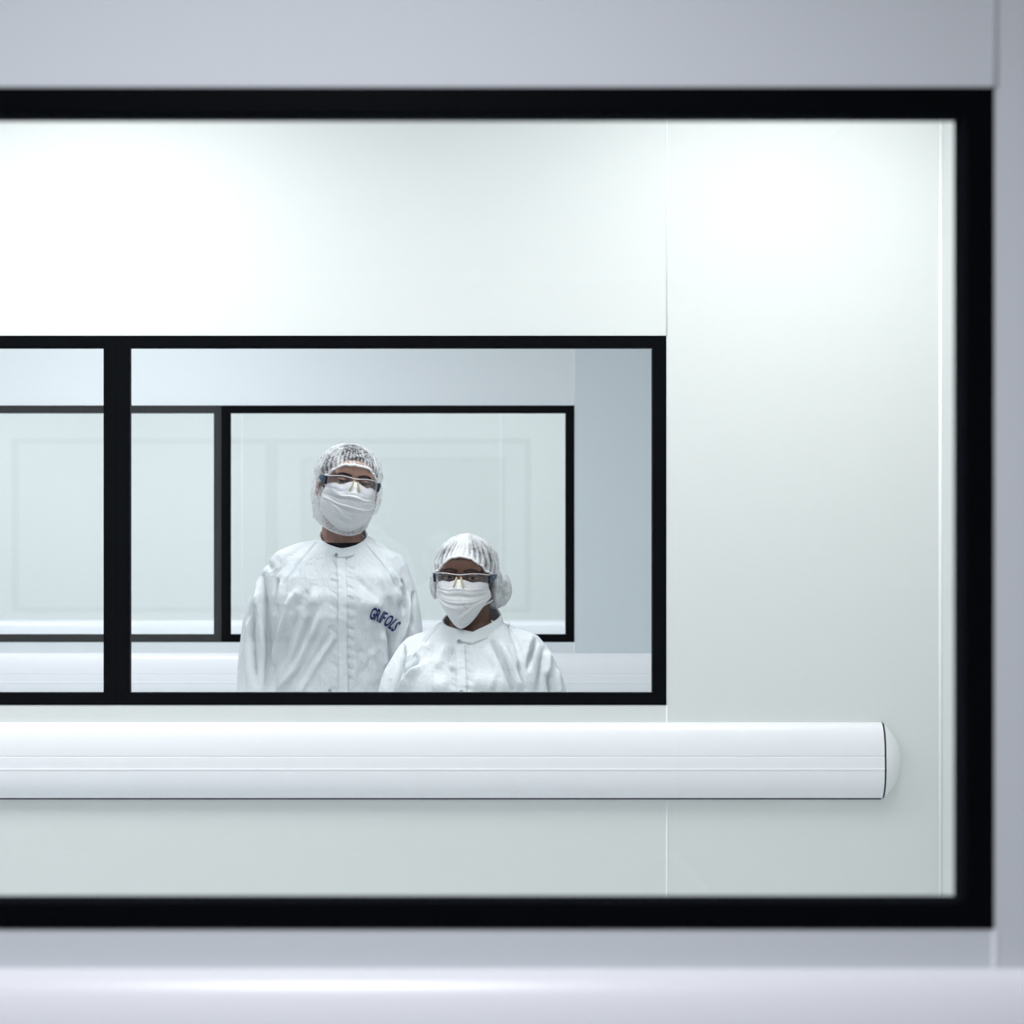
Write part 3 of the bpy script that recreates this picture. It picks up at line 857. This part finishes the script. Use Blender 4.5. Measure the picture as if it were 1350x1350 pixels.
# the taller person: px -> local metres
MX, MD, MS = 450.0, 5.30, F / 5.30
def pm(x, y): return ((x - MX) / MS, CAMZ + (VY - y) / MS)
def pml(*a): return [pm(*p) for p in a]
man = dict(
    label='taller person in white coverall, see-through hair net, face mask and beard net',
    loc=((MX - VX) / MS, MD, 0), skin=M['skin_m'], cx=-.015,
    head=Vector((.022, -.015, 1.666)), yaw=11, roll=8, pitch=3, hs=1.0, hw=1.0, gaze=4,
    neck=[(-.005, .03, 1.40), (0, .022, 1.50), (.010, .012, 1.60)], neck_r=[.062, .059, .057],
    torso=[(.86, -.015, 0.005, .185, .115), (1.0, -.015, 0.006, .187, .112), (1.10, -.015, 0.005, .186, .114), (1.20, -.015, 0.002, .189, .123), (1.29, -.015, -.004, .194, .134), (1.35, -.015, -.004, .195, .132), (1.40, -.014, .001, .187, .118), (1.44, -.010, .008, .158, .100), (1.478, -.002, .014, .112, .086), (1.505, .004, .018, .080, .073)],
    arms=[[((-.150, .008, 1.405), .068), ((-.192, .004, 1.330), .067), ((-.216, -.002, 1.235), .066), ((-.232, -.02, 1.11), .062), ((-.238, -.055, .97), .055), ((-.236, -.10, .86), .046)],
          [((.128, .008, 1.412), .066), ((.152, .004, 1.335), .064), ((.166, -.002, 1.24), .063), ((.178, -.02, 1.11), .060), ((.184, -.055, .97), .055), ((.184, -.10, .86), .046)]],
    traps=[[(-.045, .024, 1.472, .042), (-.10, .018, 1.446, .052), (-.150, .010, 1.417, .062)], [(.055, .024, 1.466, .042), (.100, .018, 1.442, .050), (.132, .010, 1.412, .060)]],
    hip=.095, foot=.11, crotch=.80, thigh=.082,
    brow=.000, browr=.0034,
    hairline=[(0, .066), (40, .058), (62, .030), (85, .0), (110, -.02), (180, -.055)],
    rim=[(0, .0475), (20, .045), (40, .030), (58, .008), (75, -.006), (100, -.022), (130, -.05), (180, -.078)],
    nt=.109, nr=(.098, .120), nh=(.084, .117, .018), pleat=46, pamp=.0016, lump=.007, seed=2.0, netmat=M['net'], elr=.0034,
    bunch=lambda a, s: .30 * max(0, (s - .90) / .10) + .22 * max(0, -math.sin(a)) ** 2 - .10 * math.exp(-((s - .55) / .3) ** 2) * max(0, math.cos(a)),
    mask=dict(zc0=.001, zc1=-.138, zs0=-.017, zs1=-.094, w0=.071, w1=.078, yn=0, seed=4, taper=.03, bow=.03, dip=.007,
              pleats=[(.30, .0050, .05), (.52, .0052, .08), (.74, .0046, .03)],
              creases=[(-.95, .10, -.30, .20, .05, -.003), (-.95, .42, -.2, .72, .05, .004), (-.9, .50, -.1, .82, .04, -.004), (.2, .35, .95, .45, .04, .003), (.9, .3, .6, .75, .05, -.003), (-.9, .30, -.35, .33, .03, -.003), (-.6, .65, .1, .93, .05, .003)]),
    beard=True, gz=-.004, tw=.968,
    collar=dict(zf_t=1.478, zf_b=1.452, zs_t=1.530, zs_b=1.503, back=.03, sharp=1.35, flare=.14, rx=.0655, ry=.064, fwd=.026, c=(.006, .012), snap=(-.011, 1.461)),
    snaps=pml((437, 906)), placket=pml((451, 735), (454, 780), (454, 850), (455, 911), (455, 1000)), pw=.026,
    seams=[pml((417, 714), (398, 738), (384, 757), (375, 772)), pml((484, 718), (500, 736), (516, 757), (527, 780))],
    tsize=.047, tpath=[Vector(pm(487.5, 812)), Vector(pm(498, 816)), Vector(pm(506.5, 820.5)), Vector(pm(513, 825.5)), Vector(pm(518.5, 831))],
    shirt_shade=((.004, .012), .062, .060, 1.470, 1.500, -.007),
    strokes=[(pml((449 - random.uniform(7, 16), y + random.uniform(-3, 3)), (449, y + random.uniform(4, 11))), .004, random.uniform(-.0022, .0012)) for y in range(740, 902, 7)] + [(pml((459, y), (468, y + 5)), .004, -.0015) for y in range(745, 900, 13)] + [
        (pml((417, 714), (398, 738), (377, 770)), .004, -.002), (pml((484, 718), (510, 750), (531, 790)), .004, -.002),
        (pml((347, 760), (352, 798), (358, 856), (356, 925)), .010, -.010), (pml((340, 770), (345, 810), (350, 870)), .012, .006),
        (pml((368, 763), (365, 785), (365, 806)), .006, -.009), (pml((375, 765), (371, 800)), .008, .005),
        (pml((386, 785), (380, 815), (366, 860), (357, 895)), .010, .007), (pml((394, 800), (388, 830), (372, 880)), .011, -.006),
        (pml((425, 806), (412, 835), (394, 877), (362, 915)), .013, .006), (pml((414, 810), (402, 840), (384, 880)), .010, -.006),
        (pml((446, 830), (425, 862), (406, 890), (396, 920)), .013, .005), (pml((436, 835), (415, 870), (400, 900)), .010, -.005),
        (pml((396, 775), (380, 800)), .010, .004), (pml((410, 775), (395, 800)), .012, -.003),
        (pml((338, 805), (335, 835), (342, 900)), .006, -.007), (pml((332, 805), (328, 840), (331, 900)), .009, .004),
        (pml((336, 775), (329, 820)), .006, -.005), (pml((345, 780), (341, 800)), .006, .004),
        (pml((531, 765), (533, 785), (532, 806)), .006, -.009), (pml((524, 770), (528, 795)), .008, .005),
        (pml((513, 824), (515, 850), (517, 890)), .008, -.009), (pml((506, 830), (508, 880)), .012, .005),
        (pml((546, 782), (544, 800), (542, 826)), .006, -.008), (pml((539, 785), (537, 820), (528, 850)), .009, .006),
        (pml((514, 748), (522, 764), (527, 776)), .009, .005), (pml((352, 740), (360, 752)), .012, -.003),
        (pml((472, 790), (490, 795), (505, 792)), .030, .006), (pml((425, 790), (410, 788)), .030, .005),
        (pml((475, 850), (480, 890)), .012, -.003), (pml((492, 850), (496, 900)), .014, .003),
        (pml((470, 760), (500, 790)), .010, -.0025), (pml((500, 756), (515, 790)), .010, .003),
    ])
person(man)

WX_, WD_, WS_ = 615.0, 5.0, F / 5.0
def pw(x, y): return ((x - WX_) / WS_, CAMZ + (VY - y) / WS_)
def pwl(*a): return [pw(*p) for p in a]
woman = dict(
    label='shorter person in white coverall, face mask and hair net with a bun',
    loc=((WX_ - VX) / WS_, WD_, 0), skin=M['skin_w'], cx=.01,
    head=Vector((-.003, -.02, 1.411)), yaw=-10, roll=1.5, pitch=3, hs=.97, hw=1.0, gaze=-3,
    neck=[(.012, .03, 1.17), (.012, .022, 1.26), (.006, .01, 1.35)], neck_r=[.060, .056, .054],
    torso=[(.66, .012, .0, .205, .150), (.82, .012, 0, .205, .155), (.98, .012, -.008, .195, .160), (1.06, .012, -.012, .192, .162), (1.13, .012, -.006, .190, .145), (1.185, .012, .002, .180, .120), (1.225, .014, .01, .150, .100), (1.255, .016, .014, .115, .086), (1.28, .016, .018, .087, .075)],
    arms=[[((-.125, .008, 1.192), .064), ((-.160, .0, 1.12), .066), ((-.180, -.01, 1.02), .066), ((-.192, -.03, .92), .062), ((-.196, -.065, .80), .055), ((-.190, -.11, .72), .046)],
          [((.152, .008, 1.197), .064), ((.190, .0, 1.125), .068), ((.212, -.01, 1.02), .067), ((.222, -.03, .92), .062), ((.224, -.065, .80), .055), ((.218, -.11, .72), .046)]],
    traps=[[(-.045, .020, 1.232, .042), (-.095, .014, 1.212, .050), (-.130, .008, 1.190, .058)], [(.068, .020, 1.252, .042), (.118, .014, 1.228, .048), (.155, .008, 1.202, .060)]],
    hip=.10, foot=.10, crotch=.64, thigh=.086,
    brow=.001, browr=.0026,
    hairline=[(0, .060), (40, .050), (60, .028), (85, .0), (110, -.02), (180, -.06)],
    rim=[(0, .057), (16, .053), (36, .034), (55, .012), (75, .0), (100, -.022), (130, -.05), (180, -.078)],
    nt=.1125, nr=(.0905, .116), nh=(.083, .116, .018), pleat=34, pamp=.0026, lump=.005, seed=7.0, gw=.40, netmat=M['net_thick'], elr=.0034,
    bunch=lambda a, s: .25 * max(0, (s - .88) / .12) + .5 * math.exp(-((a + .05) ** 2 if a < PI else (a - 2 * PI + .05) ** 2) / .12) - .42 * math.exp(-((s - .74) / .17) ** 2) * max(0, abs(math.sin(a))) ** .7,
    bun=((.072, .062, -.040), (.045, .045, .050)),
    netlumps=[((.074, .060, -.042), (.047, .047, .054)), ((-.086, .020, -.028), (.016, .032, .042)), ((.084, .026, -.034), (.015, .038, .050))],
    mask=dict(zc0=-.006, zc1=-.140, zs0=-.018, zs1=-.083, w0=.068, w1=.0765, yn=0, seed=11, taper=.07, bow=.05, dip=.005,
              pleats=[(.17, .0030, .0), (.46, .0034, .0), ],
              creases=[(-.95, .28, -.35, .27, .05, .003), (-.8, .34, .0, .30, .05, -.004), (.0, .30, .85, .38, .05, -.004), (.15, .36, .3, .62, .05, .003), (-.9, .62, -.1, .58, .03, .003), (.05, .78, .75, .55, .05, .003), (.0, .86, .7, .66, .05, -.003)]),
    gz=-.005, tw=.965,
    collar=dict(zf_t=1.262, zf_b=1.232, zs_t=1.302, zs_b=1.262, back=.03, sharp=.85, flare=.13, rx=.076, ry=.066, fwd=.026, c=(.014, .012), snap=(-.022, 1.239), tilt=.010),
    snaps=pwl((606, 905)), placket=pwl((605, 846), (606, 870), (607, 911), (608, 1000)), pw=.026,
    seams=[pwl((577, 826), (560, 845), (545, 862), (533, 884)), pwl((668, 818), (676, 845), (683, 870), (690, 904))],
    tsize=.047, tpath=[Vector(pw(625, 920)), Vector(pw(637, 923)), Vector(pw(647, 927)), Vector(pw(655, 932)), Vector(pw(661, 938))],
    shirt_shade=((.014, .012), .070, .060, 1.232, 1.270, -.012),  # dark ring inside her collar, painted in place of neck shade
    strokes=[(pwl((601 - random.uniform(6, 15), y + random.uniform(-3, 3)), (601, y + random.uniform(3, 9))), .004, random.uniform(-.0020, .0012)) for y in range(850, 910, 6)] + [(pwl((611, y), (621, y + 6)), .004, -.0015) for y in range(856, 910, 11)] + [
        (pwl((530, 850), (530, 880)), .006, -.008), (pwl((534, 862), (528, 885), (521, 920)), .007, -.008), (pwl((540, 858), (535, 885)), .009, .005),
        (pwl((556, 874), (540, 892), (528, 920)), .010, .010), (pwl((551, 872), (535, 890), (522, 915)), .007, -.010),
        (pwl((650, 846), (662, 872), (678, 916)), .007, -.011), (pwl((658, 846), (671, 876), (684, 910)), .010, .006), (pwl((640, 850), (652, 876), (666, 915)), .014, .005),
        (pwl((668, 818), (678, 850), (690, 904)), .004, -.003), (pwl((681, 870), (688, 912)), .006, -.007),
        (pwl((706, 842), (698, 862), (693, 880)), .007, -.007), (pwl((699, 840), (692, 862)), .008, .005),
        (pwl((715, 856), (710, 880), (706, 912)), .007, -.007), (pwl((722, 858), (718, 890)), .010, .005),
        (pwl((721, 886), (722, 900), (725, 915)), .006, -.007), (pwl((732, 880), (736, 915)), .008, .004),
        (pwl((594, 848), (594, 870)), .006, -.005), (pwl((586, 850), (575, 880)), .010, .004), (pwl((592, 876), (600, 886)), .006, -.005),
        (pwl((560, 848), (550, 866)), .012, .005), (pwl((620, 890), (650, 900)), .03, .006), (pwl((590, 900), (570, 900)), .03, .006),
        (pwl((577, 826), (545, 862), (533, 884)), .004, -.002), (pwl((570, 845), (562, 866)), .008, -.004),
    ])
person(woman)

# ------------------------------------------------------------------ lamps
def lamp(name, x, y, sx, sy, power, col=(1, 1, 1), spread=180):
    l = bpy.data.lights.new(name, 'AREA'); l.shape = 'RECTANGLE'; l.size = sx; l.size_y = sy; l.energy = power; l.color = col
    l.spread = R(spread)
    o = bpy.data.objects.new(name, l); C.objects.link(o); o.location = (x, y, CEIL - .01)
    return o
WARM = (1.0, .995, 1.0); COOL = (.955, .96, 1.0); LIL = (.935, .945, 1.0)
# camera side
lamp('ceiling_lamp', -.14, .70, .6, .6, 34, LIL, 158); lamp('ceiling_lamp', -2.4, .66, .6, .6, 8, LIL, 156)
# first room
for x, y, e in ((-2.35, 3.58, 21), (-.75, 3.62, 20.5), (.86, 3.74, 11.2)): lamp('ceiling_lamp', x, y, .6, .6, e, WARM)
# the people's room
for x, y, e in ((-2.5, 5.9, 15.5), (-1.0, 5.95, 19.5), (.05, 4.86, 16)): lamp('ceiling_lamp', x, y, .6, .6, e, COOL)
# last room
for x, e in ((-2.3, 24), (-.8, 19), (.7, 15)): lamp('ceiling_lamp', x, 8.2, .6, .9, e, (.94, .965, 1.0))

w = bpy.data.worlds.new('world'); bpy.context.scene.world = w; w.use_nodes = True
w.node_tree.nodes['Background'].inputs[0].default_value = (.5, .55, .6, 1); w.node_tree.nodes['Background'].inputs[1].default_value = .05

# ------------------------------------------------------------------ camera
cam = bpy.data.cameras.new('camera'); co = bpy.data.objects.new('camera', cam); C.objects.link(co)
co.location = (0, 0, CAMZ); co.rotation_euler = (R(90), 0, 0)
cam.sensor_width = 36; cam.lens = F / 1350 * 36
cam.shift_x = (675 - VX) / 1350; cam.shift_y = (VY - 675) / 1350
cam.clip_start = .05
cam.dof.use_dof = True; cam.dof.focus_distance = 5.0; cam.dof.aperture_fstop = 4.4
sc = bpy.context.scene; sc.camera = co
sc.view_settings.view_transform = 'Standard'; sc.view_settings.look = 'None'; sc.view_settings.gamma = 1; sc.view_settings.use_curve_mapping = False
sc.view_settings.exposure = 0.0
cy = sc.cycles
cy.max_bounces = 16; cy.diffuse_bounces = 6; cy.glossy_bounces = 6; cy.transmission_bounces = 8; cy.transparent_max_bounces = 40
cy.use_denoising = True; cy.caustics_reflective = True
cy.sample_clamp_indirect = 8
